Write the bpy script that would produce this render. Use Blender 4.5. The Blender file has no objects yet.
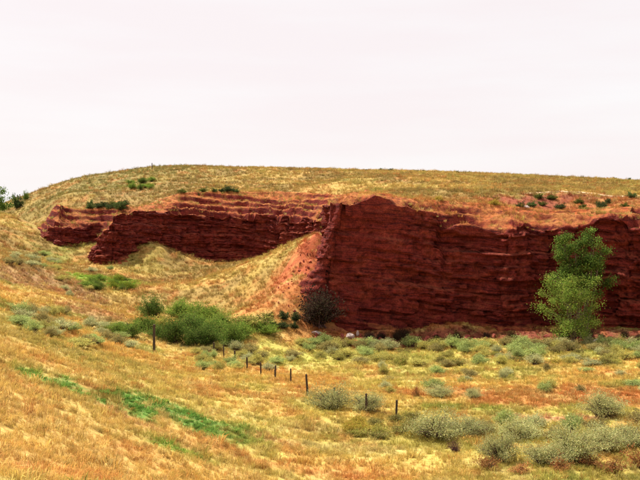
import bpy, math, random
import numpy as np
from mathutils import Vector

# ------------------------------------------------------------------ camera, sky, sun
scene = bpy.context.scene
COL = scene.collection
random.seed(7)
rng = np.random.default_rng(11)

CAMZ = 12.7
FPX = 900.0                     # focal length in pixels of a 640 px wide picture
cam_d = bpy.data.cameras.new('camera')
cam_d.sensor_width = 36.0
cam_d.lens = 36.0 * FPX / 640.0
cam_d.clip_start = 0.5
cam_d.clip_end = 12000.0
cam = bpy.data.objects.new('camera', cam_d)
cam.location = (0, 0, CAMZ)
cam.rotation_euler = (math.radians(90), 0, 0)
COL.objects.link(cam)
scene.camera = cam

SUN = Vector((-0.38, 0.35, 0.86)).normalized()      # towards the sun: high, left, behind the bluff
sun_el = math.asin(SUN.z)
sun_az = math.atan2(SUN.x, SUN.y)
world = bpy.data.worlds.new('World')
scene.world = world
world.use_nodes = True
wn, wl = world.node_tree.nodes, world.node_tree.links
wn.clear()
w_out = wn.new('ShaderNodeOutputWorld')
w_bg = wn.new('ShaderNodeBackground')
w_bg.inputs['Strength'].default_value = 0.10
w_sky = wn.new('ShaderNodeTexSky')
w_sky.sky_type = 'NISHITA'
w_sky.sun_disc = False
w_sky.sun_elevation = sun_el
w_sky.sun_rotation = sun_az
w_sky.dust_density = 3.0
# thin bright cirrus veil over the whole sky, slightly uneven
w_tc = wn.new('ShaderNodeTexCoord')
w_map = wn.new('ShaderNodeMapping')
w_map.inputs['Scale'].default_value = (1.2, 1.2, 9.0)
w_noise = wn.new('ShaderNodeTexNoise')
w_noise.inputs['Scale'].default_value = 2.2
w_noise.inputs['Detail'].default_value = 5.0
w_ramp = wn.new('ShaderNodeValToRGB')
w_ramp.color_ramp.elements[0].position = 0.35
w_ramp.color_ramp.elements[0].color = (5.38, 4.90, 4.90, 1)
w_ramp.color_ramp.elements[1].position = 0.70
w_ramp.color_ramp.elements[1].color = (5.50, 5.32, 5.30, 1)
w_mix = wn.new('ShaderNodeMixRGB')
w_mix.inputs[0].default_value = 0.93
wl.new(w_tc.outputs['Generated'], w_map.inputs['Vector'])
wl.new(w_map.outputs['Vector'], w_noise.inputs['Vector'])
wl.new(w_noise.outputs['Fac'], w_ramp.inputs['Fac'])
wl.new(w_sky.outputs['Color'], w_mix.inputs[1])
wl.new(w_ramp.outputs['Color'], w_mix.inputs[2])
wl.new(w_mix.outputs['Color'], w_bg.inputs['Color'])
wl.new(w_bg.outputs['Background'], w_out.inputs['Surface'])

sun_d = bpy.data.lights.new('sun', 'SUN')
sun_d.energy = 5.0
sun_d.angle = math.radians(0.6)
sun_d.color = (1.0, 0.95, 0.86)
sun = bpy.data.objects.new('sun', sun_d)
sun.rotation_euler = (-SUN).to_track_quat('-Z', 'Y').to_euler()
COL.objects.link(sun)

vs = scene.view_settings
vs.view_transform = 'Standard'
vs.look = 'None'
vs.exposure = 0.88
vs.gamma = 1.0
vs.use_curve_mapping = False

# ------------------------------------------------------------------ numeric helpers
def _hash(ix, iy, iz, seed):
    h = (ix.astype(np.int64) * 374761393 + iy.astype(np.int64) * 668265263
         + iz.astype(np.int64) * 2147483647 + seed * 1274126177) & 0xFFFFFFFF
    h = ((h ^ (h >> 13)) * 1274126177) & 0xFFFFFFFF
    h = ((h ^ (h >> 16)) * 2246822519) & 0xFFFFFFFF
    return ((h ^ (h >> 15)) & 0xFFFFFF) / float(0xFFFFFF)

def vnoise(x, y, z=None, seed=0):
    """value noise, 0..1"""
    x = np.asarray(x, float); y = np.asarray(y, float)
    z = np.zeros_like(x) if z is None else np.asarray(z, float) + 0 * x
    y = y + 0 * x
    fx, fy, fz = np.floor(x), np.floor(y), np.floor(z)
    tx, ty, tz = x - fx, y - fy, z - fz
    tx, ty, tz = [t * t * (3 - 2 * t) for t in (tx, ty, tz)]
    ix, iy, iz = fx.astype(np.int64), fy.astype(np.int64), fz.astype(np.int64)
    r = 0
    for a in (0, 1):
        for b in (0, 1):
            for c in (0, 1):
                w = (tx if a else 1 - tx) * (ty if b else 1 - ty) * (tz if c else 1 - tz)
                r = r + w * _hash(ix + a, iy + b, iz + c, seed)
    return r

def fbm(x, y, z=None, seed=0, octv=4, gain=0.5):
    s = 0.0; a = 1.0; tot = 0.0; f = 1.0
    for o in range(octv):
        s = s + a * vnoise(np.asarray(x) * f, np.asarray(y) * f, None if z is None else np.asarray(z) * f, seed + o * 17)
        tot += a; a *= gain; f *= 2.03
    return s / tot

def sstep(a, b, x):
    t = np.clip((x - a) / (b - a), 0, 1)
    return t * t * (3 - 2 * t)

def pt(px, py, d):
    return ((px - 320.0) / FPX * d, d, CAMZ + (240.0 - py) / FPX * d)

class TPS:
    def __init__(self, pts, lam=0.0):
        P = np.array(pts, float)
        self.xy = P[:, :2] / 100.0
        n = len(P)
        K = self._k(self.xy, self.xy) + lam * np.eye(n)
        A = np.zeros((n + 3, n + 3))
        A[:n, :n] = K
        A[:n, n] = 1; A[:n, n + 1:] = self.xy
        A[n, :n] = 1; A[n + 1:, :n] = self.xy.T
        b = np.zeros(n + 3); b[:n] = P[:, 2]
        self.w = np.linalg.solve(A, b)
    @staticmethod
    def _k(a, b):
        r2 = ((a[:, None, :] - b[None, :, :]) ** 2).sum(-1)
        return 0.5 * r2 * np.log(r2 + 1e-12)
    def __call__(self, x, y):
        x = np.asarray(x, float); shp = x.shape
        q = np.stack([x.ravel(), np.asarray(y, float).ravel()], 1) / 100.0
        out = np.empty(len(q))
        for i in range(0, len(q), 40000):
            s = q[i:i + 40000]
            out[i:i + 40000] = self._k(s, self.xy) @ self.w[:-3] + self.w[-3] + s @ self.w[-2:]
        return out.reshape(shp)

# ------------------------------------------------------------------ lie of the land
# lower ground: valley flat, bank on the left, apron below the far cliff, spur beside the prow
LOW = [pt(*p) for p in [
    (640, 345, 118), (560, 340, 119), (450, 339, 120), (320, 340, 119), (500, 400, 71), (640, 480, 48),
    (640, 400, 71), (320, 480, 46), (440, 478, 47), (308, 395, 74), (214, 354, 100), (400, 430, 60), (560, 440, 57),
    (0, 480, 18), (70, 480, 24), (160, 480, 34), (240, 480, 41), (80, 400, 46), (0, 400, 36), (160, 400, 58),
    (0, 340, 58), (0, 300, 82), (80, 345, 78), (140, 352, 90), (70, 325, 98),
    (0, 258, 130), (0, 228, 190), (40, 262, 165), (110, 285, 150), (110, 310, 122), (60, 290, 130),
    (150, 300, 140), (165, 330, 112), (200, 280, 165), (205, 263, 198), (260, 258, 201), (150, 242, 187), (164, 247, 188), (138, 256, 182), (175, 262, 185), (122, 264, 178),
    (90, 264, 186), (300, 250, 197), (322, 245, 183),
    (322, 234, 136), (330, 236, 148), (292, 248, 145), (262, 261, 152), (230, 271, 160), (272, 285, 136), (303, 285, 124),
    (300, 320, 119), (255, 305, 130), (230, 322, 118), (290, 330, 116)]]
LOW += [(pt(q, 340, e)[0], e, -1.0) for q in (385, 430, 480, 540, 600, 660, 740) for e in (125, 133)]
LOW += [(pt(352, 0, 124)[0], 124, -.5), (pt(338, 0, 127)[0], 127, 3.0), (pt(348, 0, 133)[0], 133, 4.0), (pt(350, 0, 142)[0], 142, 7.0)]
LOW += [(100, 60, 0.3), (100, 112, 0), (60, 20, 0.5), (60, 90, 0), (160, 80, 1), (-60, 60, 15), (-62, 130, 17), (-110, 190, 27), (-45, 95, 11),
        (0, 0, 10.9), (-10, -5, 12), (12, -6, 9.5), (2, 17, 6.9), (4, 30, 2.9), (-4, 26, 5.4), (10, 17, 4.6), (12, 30, 1.2),
        (20, 5, 4), (-30, 20, 12), (-40, -20, 15), (40, -30, 3), (-120, 60, 22), (-12, 12, 10.4),
        (300, 60, 2), (300, 140, 2), (-300, 100, 30), (-300, 250, 32), (-300, -100, 25), (300, -100, 4), (0, -100, 12)]
tpsL = TPS(LOW, 0.0004)

# cliff stations: px, distance of the foot, py of the foot, of the edge of the sheer face, of the rim; batter, setback (m)
ST = [
    (  4, 218, 238, 236, 233, 0.6, 2.0),
    ( 25, 205, 250, 238, 222, 1.2, 3.5),
    ( 38, 196, 256, 230, 212, 1.8, 4.5),
    ( 62, 194, 259, 228, 204, 1.8, 6.0),
    ( 86, 200, 259, 228, 205, 1.8, 6.0),
    ( 98, 203, 257, 230, 212, 1.6, 4.5),
    ( 92, 191, 262, 238, 222, 1.6, 4.0),
    ( 88, 183, 265, 242, 228, 1.8, 3.5),
    (102, 178, 265, 230, 216, 2.0, 4.5),
    (124, 179, 262, 215, 204, 2.4, 4.5),
    (150, 187, 244, 208, 197, 2.2, 6.0),
    (200, 199, 262, 214, 194, 2.4, 9.0),
    (250, 202, 259, 216, 192, 2.4, 10.0),
    (298, 198, 251, 222, 195, 2.2, 8.0),
    (324, 184, 247, 220, 197, 2.0, 6.0),
    (334, 164, 238, 214, 199, 1.6, 5.0),
    (333, 146, 238, 207, 197, 1.6, 3.0),
    (315, 131, 242, 204, 194, 2.2, 3.4),
    (298, 122.0, 320, 200, 191, 6.2, 3.0),
    (322, 118.5, 334, 199, 192, 5.4, 3.0),
    (372, 119.5, 336, 203, 195, 4.0, 3.4),
    (425, 121, 337, 213, 198, 3.2, 5.0),
    (478, 122.5, 337, 227, 202, 2.8, 7.0),
    (515, 121, 338, 224, 206, 2.8, 6.5),
    (550, 121.5, 338, 224, 208, 2.8, 6.5),
    (600, 121, 339, 225, 210, 2.8, 6.5),
    (640, 119, 340, 224, 207, 2.8, 7.0),
    (720, 118, 341, 230, 207, 2.6, 8.0),
    (850, 120, 340, 225, 205, 2.6, 7.0),
    (1100, 118, 340, 225, 203, 2.6, 7.0),
]
st_xy = np.array([pt(s[0], 0, s[1])[:2] for s in ST])
# densify with a Catmull-Rom spline
def catmull(P, nper):
    P = np.asarray(P, float)
    Q = np.vstack([2 * P[0] - P[1], P, 2 * P[-1] - P[-2]])
    out = []
    for i in range(1, len(Q) - 2):
        for k in range(nper):
            t = k / nper
            a, b, c, d = Q[i - 1], Q[i], Q[i + 1], Q[i + 2]
            out.append(0.5 * (2 * b + (c - a) * t + (2 * a - 5 * b + 4 * c - d) * t * t + (3 * b - a - 3 * c + d) * t ** 3))
    out.append(P[-1])
    return np.array(out)
st_val = []
for s in ST:
    px, d, fb, fe, fr, bat, sb = s
    st_val.append([pt(px, fe, d + bat * 0.9)[2], pt(px, fr, d + bat + sb * 0.8)[2], bat, sb])
dense = catmull(np.hstack([st_xy, np.array(st_val)]), 60)
seg = np.linalg.norm(np.diff(dense[:, :2], axis=0), axis=1)
cum = np.concatenate([[0], np.cumsum(seg)])
def along(step):
    s = np.arange(0, cum[-1], step)
    return s, np.stack([np.interp(s, cum, dense[:, k]) for k in range(dense.shape[1])], 1)
# coarse path with rim inset, for the side test
s_c, P_c = along(1.5)
tan = np.gradient(P_c[:, :2], axis=0); tan /= np.linalg.norm(tan, axis=1)[:, None]
nin_c = np.stack([-tan[:, 1], tan[:, 0]], 1)       # inward: left of the walking direction = away from the viewer
ze_c = P_c[:, 2] + (fbm(s_c / 5, 0 * s_c, seed=61, octv=4) - .5) * 2.0 + np.floor(vnoise(s_c / 2.2, 0 * s_c, seed=63) * 4) * .45 - .7
path_xy = np.vstack([[-900, 215], [-300, 225], [-110, 228], P_c[:, :2], [260, 112], [900, 130]])
path_in = np.concatenate([[60, 60, 40], P_c[:, 4] + P_c[:, 5], [12, 40]])
path_lo = np.concatenate([[0, 0, 0], P_c[:, 4] + P_c[:, 5] - .7, [9, 5]])

path_ze = np.concatenate([[0, 0, 0], ze_c, [ze_c[-1]] * 2])
path_bat = np.concatenate([[0, 0, 0], P_c[:, 4], [2.6, 2.6]])

# upper ground
UP = []
for (s, v, k) in zip(ST, st_val, range(len(ST))):
    j = min(len(P_c) - 1, int(np.argmin(np.abs(P_c[:, 0] - st_xy[k, 0]) + np.abs(P_c[:, 1] - st_xy[k, 1]))))
    q = st_xy[k] + nin_c[j] * (v[2] + v[3])
    UP.append((q[0], q[1], v[1]))
UP += [pt(*p) for p in [
    (350, 187, 160), (350, 179, 220), (340, 170, 310), (430, 188, 155), (430, 179, 215),
    (500, 194, 150), (560, 193, 152), (610, 195, 152), (640, 196, 152), (700, 197, 150), (500, 184, 210), (600, 187, 210), (660, 190, 210),
    (480, 174, 310), (560, 178, 310), (640, 182, 310), (720, 187, 310), (545, 213, 136), (585, 211, 137),
    (150, 168, 290), (100, 175, 282), (60, 183, 272), (25, 196, 262), (-6, 210, 250), (0, 222, 310), (-50, 236, 290), (30, 206, 320), (60, 192, 330), (100, 182, 340), (240, 168, 300),
    (100, 191, 236), (60, 196, 226), (150, 182, 240), (200, 181, 250), (250, 180, 250), (300, 185, 235), (20, 217, 228)]]
UP += [(-140, 262, 15), (-220, 300, 14), (190, 310, 31), (190, 150, 19.5), (0, 480, 34), (-160, 460, 17), (-90, 460, 24), (200, 480, 30),
       (0, 900, 26), (-700, 900, 24), (700, 900, 26), (500, 200, 22), (-500, 400, 20)]
tpsU = TPS(UP, 0.0006)

def L0(x, y):
    z = np.clip(tpsL(x, y), -1.5, 40)
    far = sstep(300, 900, np.hypot(x, y - 60))
    return z * (1 - far) + 8 * far

def U0(x, y):
    z = np.clip(tpsU(x, y), 2, 38.5)
    far = sstep(600, 1600, np.hypot(x, y))
    return z * (1 - far) + 24 * far

def side(x, y, ext=False):
    """inward distance from the foot line (positive on the bluff), with the local rim insets"""
    q = np.stack([np.asarray(x, float).ravel(), np.asarray(y, float).ravel()], 1)
    A, B = path_xy[:-1], path_xy[1:]
    AB = B - A; ll = (AB ** 2).sum(1)
    dist = np.empty(len(q)); ri = np.empty(len(q)); lo = np.empty(len(q)); sg = np.empty(len(q)); zef = np.empty(len(q)); baf = np.empty(len(q))
    for i in range(0, len(q), 20000):
        s = q[i:i + 20000]
        ap = s[:, None, :] - A[None]
        t = np.clip((ap * AB[None]).sum(-1) / ll[None], 0, 1)
        dv = ap - t[..., None] * AB[None]
        d2 = (dv ** 2).sum(-1)
        j = d2.argmin(1); r = np.arange(len(s))
        dist[i:i + 20000] = np.sqrt(d2[r, j])
        tt = t[r, j]
        ri[i:i + 20000] = path_in[j] * (1 - tt) + path_in[j + 1] * tt
        lo[i:i + 20000] = path_lo[j] * (1 - tt) + path_lo[j + 1] * tt
        zef[i:i + 20000] = path_ze[j] * (1 - tt) + path_ze[j + 1] * tt
        baf[i:i + 20000] = path_bat[j] * (1 - tt) + path_bat[j + 1] * tt
        # crossing test against the open path, going towards -y
        x0, x1 = A[:, 0][None], B[:, 0][None]
        c = ((x0 <= s[:, :1]) != (x1 <= s[:, :1]))
        yc = A[:, 1][None] + (s[:, :1] - x0) * (AB[:, 1] / np.where(np.abs(AB[:, 0]) < 1e-9, 1e-9, AB[:, 0]))[None]
        sg[i:i + 20000] = np.where((c & (yc < s[:, 1:])).sum(1) % 2 == 1, 1, -1)
    shp = np.asarray(x).shape
    if ext:
        return (dist * sg).reshape(shp), ri.reshape(shp), zef.reshape(shp), baf.reshape(shp)
    return (dist * sg).reshape(shp), ri.reshape(shp), lo.reshape(shp)

def slope_z(x, y):
    """broken slope between the edge of the sheer face and the rim"""
    t, ri, ze, ba = side(x, y, True)
    u = U0(x, y) + relief(x, y) * .8
    f = np.clip((t - ba) / np.maximum(ri - ba, .2), 0, 1)
    ze = np.minimum(ze, u - .2)
    z = ze + (u - ze) * f ** .9
    dip = z + x * .075 + (fbm(x / 7, y / 7, seed=81, octv=3) - .5) * 1.8
    w = dip / 1.5 + .6 * fbm(dip / 3, dip * 0, seed=80, octv=2); b = np.floor(w); fr = w - b
    st = (sstep(.5, .9, fr) - fr) * 1.5
    amp = np.clip((u - ze) / 3, 0, 1) * np.clip(1 - f, 0, 1) ** .35 * (.55 + 1.3 * sstep(.3, .6, fbm(x / 5, y / 5, seed=82, octv=2)))
    gul = (np.abs(fbm(x / 5, y / 9, seed=83, octv=4) - .5) * 2) ** .7
    z = z + st * amp + (gul - .45) * 1.3 * np.sin(math.pi * np.clip(f, 0, 1)) * np.clip((u - ze) / 3, 0, 1)
    return np.where(f < 1, np.minimum(z, u + .3), u + .06), t, ri, f

def relief(x, y):
    r = np.hypot(x, y)
    a = (fbm(x / 14, y / 14, seed=3, octv=3) - 0.5) * 1.2
    b = (fbm(x / 3.2, y / 3.2, seed=5, octv=4) - 0.5) * 0.55
    return (a + b) * sstep(3, 30, r)

def H(x, y, full=False):
    x = np.asarray(x, float); y = np.asarray(y, float)
    t, ri, lo = side(x, y)
    k = sstep(lo, np.maximum(ri + 0.4, lo + 0.3), t)
    L = L0(x, y); U = U0(x, y)
    rl = relief(x, y)
    L = L + 1.7 * sstep(-6.0, 1.0, t) * (.35 + 1.3 * fbm(x / 4.5, y / 4.5, seed=95, octv=3)) * (y < 132) * sstep(-5, 4, x)
    z = (L + rl * 0.75) * (1 - k) + (U + rl * 0.8) * k
    if full:
        return z, t, ri, k
    return z

def px_x(px, d): return (px - 320) / FPX * d

def hit(px, py):
    """world point where the sight line through a picture point meets the ground"""
    d = np.concatenate([np.arange(12, 130, 0.25), np.arange(130, 420, 0.6)])
    x = (px - 320.0) / FPX * d
    zr = CAMZ + (240.0 - py) / FPX * d
    g = H(x, d)
    i = np.nonzero(g >= zr)[0]
    i = i[0] if len(i) else len(d) - 1
    return float(x[i]), float(d[i]), float(g[i])

# ------------------------------------------------------------------ ground colours (soil and cover, with shade painted in at the cliff foot)
STRAW = np.array([0.55, 0.385, 0.10]); OCHRE = np.array([0.52, 0.325, 0.078]); RUST = np.array([0.46, 0.18, 0.055])
OLIVE = np.array([0.32, 0.27, 0.060]); GREEN = np.array([0.115, 0.19, 0.030]); BGREEN = np.array([0.14, 0.27, 0.035]); EMER = np.array([0.125, 0.245, 0.045])
REDSOIL = np.array([0.36, 0.085, 0.035]); PINK = np.array([0.50, 0.25, 0.13]); MAUVE = np.array([0.30, 0.155, 0.085]); PALE = np.array([0.55, 0.44, 0.16])
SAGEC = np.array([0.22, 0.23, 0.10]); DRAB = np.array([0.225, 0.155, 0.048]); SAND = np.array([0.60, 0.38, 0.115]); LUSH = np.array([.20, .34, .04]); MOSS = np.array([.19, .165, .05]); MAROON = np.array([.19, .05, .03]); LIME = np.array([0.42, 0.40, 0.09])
def mixc(a, b, k):
    return a * (1 - k[:, None]) + b * k[:, None]
PATCH = [  # px, py, half width (m), half depth (m), angle, colour, amount
    (72, 387, 3.2, 3.6, -8, BGREEN, .8), (105, 396, 3.8, 5.0, -10, EMER, .9), (138, 405, 4.0, 5.6, -14, EMER, 1.0), (168, 414, 3.8, 5.2, -10, EMER, .95), (200, 425, 3.8, 4.4, -10, EMER, .75), (175, 449, 3.2, 3.0, 0, BGREEN, .5),
    (180, 450, 3.0, 2.0, 0, BGREEN, .6), (120, 440, 2.5, 1.6, 0, OLIVE, .6), (40, 385, 3.0, 1.2, 0, OLIVE, .5), (260, 470, 6, 2, 0, OLIVE, .5),
    (105, 283, 6.5, 9.0, 0, LUSH, 1.0), (130, 282, 4.5, 6.0, 0, LUSH, .95), (135, 330, 5, 3, 0, GREEN, .7), (85, 318, 3, 3, 0, GREEN, .5),
    (200, 345, 6, 5, 0, PALE, .5), (260, 350, 8, 7, 0, LIME, .7), (450, 350, 10, 6, 0, LIME, .7), (350, 352, 9, 8, 0, LIME, .7), (560, 352, 14, 6, 0, LIME, .6), (400, 362, 12, 5, 0, LIME, .5), (300, 362, 8, 5, 0, LIME, .5), (40, 345, 4, 3, 0, OLIVE, .6), (90, 358, 5, 2.5, 0, OLIVE, .5),
    (560, 395, 9, 5, 0, RUST, .75), (620, 400, 5, 4, 0, RUST, .75), (500, 385, 6, 4, 0, OCHRE, .7), (430, 392, 4.5, 3.5, 0, RUST, .65), (560, 418, 5, 1.3, 0, PINK, .8), (480, 372, 14, 2.5, 0, OLIVE, .7), (600, 378, 9, 1.6, 0, OLIVE, .6),
    (455, 408, 4, 1.2, 0, BGREEN, .5), (350, 430, 7, 4, 0, OLIVE, .8), (430, 462, 8, 2.6, 0, STRAW, .6), (340, 450, 5, 1.2, 0, PALE, .7), (320, 474, 6, 1.5, 0, RUST, .5), (600, 470, 6, 3, 0, OLIVE, .4),
    (20, 470, 2.6, 2.5, 0, RUST, .65), (20, 400, 3.5, 3.0, 0, OCHRE, .8), (95, 465, 2.5, 2.5, 0, OCHRE, .7), (10, 440, 2.5, 2.0, 0, STRAW, .7), (60, 430, 3, 2.5, 0, PALE, .5), (30, 355, 6, 4, 0, OCHRE, .7),
    (200, 375, 8, 4, 0, OCHRE, .55), (250, 395, 6, 3, 0, RUST, .5), (120, 365, 6, 3, 0, STRAW, .6), (270, 415, 5, 2.2, 0, STRAW, .6), (130, 420, 2.4, .9, -12, PINK, .75),
    (60, 285, 6, 12, 30, MAUVE, .85), (15, 275, 6, 8, 0, MAUVE, .75), (90, 310, 5, 6, 0, MAUVE, .6), (35, 265, 4, 7, 0, SAGEC, .5), (10, 250, 5, 10, 0, OLIVE, .5),
    (270, 272, 9, 9, 0, OCHRE, .7), (303, 262, 8, 8, 0, REDSOIL, 1.0), (297, 285, 8, 7, 0, REDSOIL, .9), (280, 268, 5, 5, 0, RUST, .8), (285, 300, 7, 5, 0, RUST, .7), (220, 290, 9, 10, 0, OCHRE, .5), (190, 275, 10, 8, 0, OCHRE, .5), (290, 250, 7, 5, 0, OLIVE, .6), (230, 268, 8, 6, 0, OLIVE, .5),
    (150, 262, 9, 8, 0, OLIVE, .7), (200, 258, 14, 3, 0, RUST, .6), (250, 320, 6, 4, 0, RUST, .4), (145, 290, 4, 4, 0, RUST, .5),
    (400, 336, 14, 3.2, 0, MAROON, .9), (480, 337, 12, 3, 0, MAROON, .9), (560, 338, 16, 3.2, 0, MAROON, .9), (630, 338, 10, 3.2, 0, MAROON, .9), (310, 335, 5, 2.5, 0, RUST, .6),  # maroon darkens the soil here to paint the shade below the cliff
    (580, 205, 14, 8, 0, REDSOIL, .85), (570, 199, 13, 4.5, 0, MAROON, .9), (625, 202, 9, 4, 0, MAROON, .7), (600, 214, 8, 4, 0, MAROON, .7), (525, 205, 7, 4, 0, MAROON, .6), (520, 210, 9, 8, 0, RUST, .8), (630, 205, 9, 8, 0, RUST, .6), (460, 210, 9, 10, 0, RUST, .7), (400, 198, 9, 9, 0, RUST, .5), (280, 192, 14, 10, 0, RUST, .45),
    (100, 190, 12, 20, 0, MOSS, .85), (150, 183, 8, 18, 0, GREEN, .55), (60, 195, 8, 18, 0, MOSS, .8), (40, 205, 6, 14, 0, MOSS, .7), (170, 190, 10, 12, 0, MOSS, .7), (200, 182, 16, 14, 0, MOSS, .5), (130, 200, 12, 14, 0, MAUVE, .55), (240, 178, 40, 12, 0, OCHRE, .45), (420, 186, 24, 5, 0, STRAW, .75), (350, 178, 40, 16, 0, OCHRE, .4), (220, 188, 16, 8, 0, OLIVE, .4),
]
PW = [(40, 140, 25, 8, 0.0, REDSOIL, .85), (44, 143, 22, 4.5, 0.0, MAROON, .85), (26, 138, 12, 7, 0.0, RUST, .6), (60, 136, 12, 8, 0.0, REDSOIL, .8)]
for (px, py, a, b, ang, c, amt) in PATCH:
    hx, hy, hz = hit(px, py)
    PW.append((hx, hy, a, b, math.radians(ang), c, amt))

def cover(x, y):
    n1 = fbm(x / 9, y / 9, seed=21); n2 = fbm(x / 4.5, y / 6, seed=31); n3 = fbm(x / 1.7, y / 2.2, seed=41, octv=3); n4 = fbm(x / 22, y / 30, seed=51, octv=3)
    c = mixc(STRAW[None], OCHRE[None], sstep(.42, .60, n1))
    c = mixc(c, RUST[None], sstep(.54, .70, n2) * .5)
    c = mixc(c, OLIVE[None], sstep(.45, .62, n4) * .75)
    c = mixc(c, LIME[None], sstep(.50, .66, fbm(x / 6.5, y / 11, seed=58, octv=3)) * .6 * (1 - sstep(112, 130, y)) * sstep(-22, -6, x))
    c = mixc(c, GREEN[None], sstep(.58, .70, 1 - n2 * .6 - n1 * .4) * .6)
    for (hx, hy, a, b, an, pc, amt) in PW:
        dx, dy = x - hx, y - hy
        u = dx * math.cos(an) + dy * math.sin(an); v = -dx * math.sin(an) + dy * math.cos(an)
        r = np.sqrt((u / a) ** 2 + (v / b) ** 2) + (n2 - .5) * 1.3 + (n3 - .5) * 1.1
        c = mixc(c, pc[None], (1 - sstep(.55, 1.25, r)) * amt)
    bare = sstep(2.0, 3.0, c[:, 0] / (c[:, 1] + .01))
    c = mixc(c, DRAB[None], (1 - bare) * sstep(112, 150, y) * (.38 + .5 * sstep(.40, .58, n1) + .12 * sstep(205, 235, y)) * (1 - sstep(.10, .2, c[:, 1] - c[:, 0] + .15) * .8))
    c = mixc(c, PALE[None], sstep(.60, .74, n3) * .45 * (1 - .6 * sstep(112, 150, y)) * (1 - .8 * bare))
    c = mixc(c, MOSS[None], sstep(200, 240, y) * sstep(-15, -55, x) * (.35 + .5 * sstep(.4, .6, n4)))
    c = mixc(c, SAND[None], (1 - sstep(40, 75, y)) * sstep(2, 12, -x + 1) * .6 * (1 - sstep(.0, .08, c[:, 1] - c[:, 0])))
    c = mixc(c, RUST[None], sstep(.60, .74, 1 - n3) * .45)
    return c

# ------------------------------------------------------------------ mesh + material helpers
def mesh_np(name, verts, faces, smooth=False, cols=None, mat_idx=None):
    me = bpy.data.meshes.new(name)
    verts = np.ascontiguousarray(verts, np.float32); faces = np.ascontiguousarray(faces, np.int32)
    n, k = faces.shape
    me.vertices.add(len(verts)); me.vertices.foreach_set('co', verts.ravel())
    me.loops.add(n * k); me.loops.foreach_set('vertex_index', faces.ravel())
    me.polygons.add(n)
    me.polygons.foreach_set('loop_start', np.arange(0, n * k, k, dtype=np.int32))
    me.polygons.foreach_set('loop_total', np.full(n, k, np.int32))
    if smooth:
        me.polygons.foreach_set('use_smooth', np.ones(n, bool))
    if mat_idx is not None:
        me.polygons.foreach_set('material_index', np.ascontiguousarray(mat_idx, np.int32))
    me.update(calc_edges=True)
    if cols is not None:
        at = me.color_attributes.new('col', 'FLOAT_COLOR', 'POINT')
        c4 = np.ones((len(verts), 4), np.float32); c4[:, :3] = cols
        at.data.foreach_set('color', c4.ravel())
    return me

def obj(name, me, mats, parent=None, loc=(0, 0, 0), rz=0.0, sc=(1, 1, 1)):
    o = bpy.data.objects.new(name, me)
    if me is not None and mats is not None and len(me.materials) == 0:
        for m in (mats if isinstance(mats, (list, tuple)) else [mats]):
            me.materials.append(m)
    COL.objects.link(o)
    o.location = loc; o.rotation_euler = (0, 0, rz); o.scale = sc
    if parent:
        o.parent = parent
    return o

def tag(o, label, cat=None, group=None, kind=None):
    o['label'] = label
    if cat: o['category'] = cat
    if group: o['group'] = group
    if kind: o['kind'] = kind
    return o

class NT:
    def __init__(self, name):
        self.m = bpy.data.materials.new(name); self.m.use_nodes = True
        self.n = self.m.node_tree.nodes; self.l = self.m.node_tree.links
        self.n.clear()
        self.out = self.n.new('ShaderNodeOutputMaterial')
    def new(self, t, **kw):
        nd = self.n.new(t)
        for k, v in kw.items():
            if k in nd.inputs.keys(): nd.inputs[k].default_value = v
            else: setattr(nd, k, v)
        return nd
    def link(self, a, b): self.l.new(a, b)
    def mix(self, fac, a, b, mode='MIX'):
        nd = self.n.new('ShaderNodeMixRGB'); nd.blend_type = mode
        for i, v in enumerate((fac, a, b)):
            if hasattr(v, 'is_linked'): self.l.new(v, nd.inputs[i])
            elif isinstance(v, (int, float)): nd.inputs[i].default_value = v
            else: nd.inputs[i].default_value = (*v, 1)
        return nd.outputs[0]
    def ramp(self, src, stops):
        r = self.n.new('ShaderNodeValToRGB'); e = r.color_ramp.elements
        while len(e) < len(stops): e.new(0.5)
        for el, (p, c) in zip(e, stops):
            el.position = p; el.color = (c, c, c, 1) if isinstance(c, (int, float)) else (*c, 1)
        self.l.new(src, r.inputs[0]); return r.outputs[0]
    def math(self, op, a, b=0.0):
        nd = self.n.new('ShaderNodeMath'); nd.operation = op
        for i, v in enumerate((a, b)):
            if hasattr(v, 'is_linked'): self.l.new(v, nd.inputs[i])
            else: nd.inputs[i].default_value = v
        return nd.outputs[0]

def mat_ground():
    t = NT('soil_and_litter')
    a = t.new('ShaderNodeAttribute', attribute_name='col')
    geo = t.new('ShaderNodeNewGeometry')
    n1 = t.new('ShaderNodeTexNoise', Scale=2.6, Detail=8.0, Roughness=0.7); t.link(geo.outputs['Position'], n1.inputs['Vector'])
    n2 = t.new('ShaderNodeTexNoise', Scale=9.0, Detail=4.0, Roughness=0.7); t.link(geo.outputs['Position'], n2.inputs['Vector'])
    c = t.mix(1.0, a.outputs['Color'], t.ramp(n1.outputs['Fac'], [(.3, .55), (.7, 1.25)]), 'MULTIPLY')
    c = t.mix(t.ramp(n2.outputs['Fac'], [(.5, 0.0), (.68, .55)]), c, (.34, .13, .05))
    p = t.new('ShaderNodeBsdfPrincipled', Roughness=0.95); p.inputs['Specular IOR Level'].default_value = 0.1
    t.link(c, p.inputs['Base Color'])
    b = t.new('ShaderNodeBump', Strength=0.7, Distance=0.12); t.link(n1.outputs['Fac'], b.inputs['Height']); t.link(b.outputs[0], p.inputs['Normal'])
    t.link(p.outputs[0], t.out.inputs[0])
    return t.m

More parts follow.
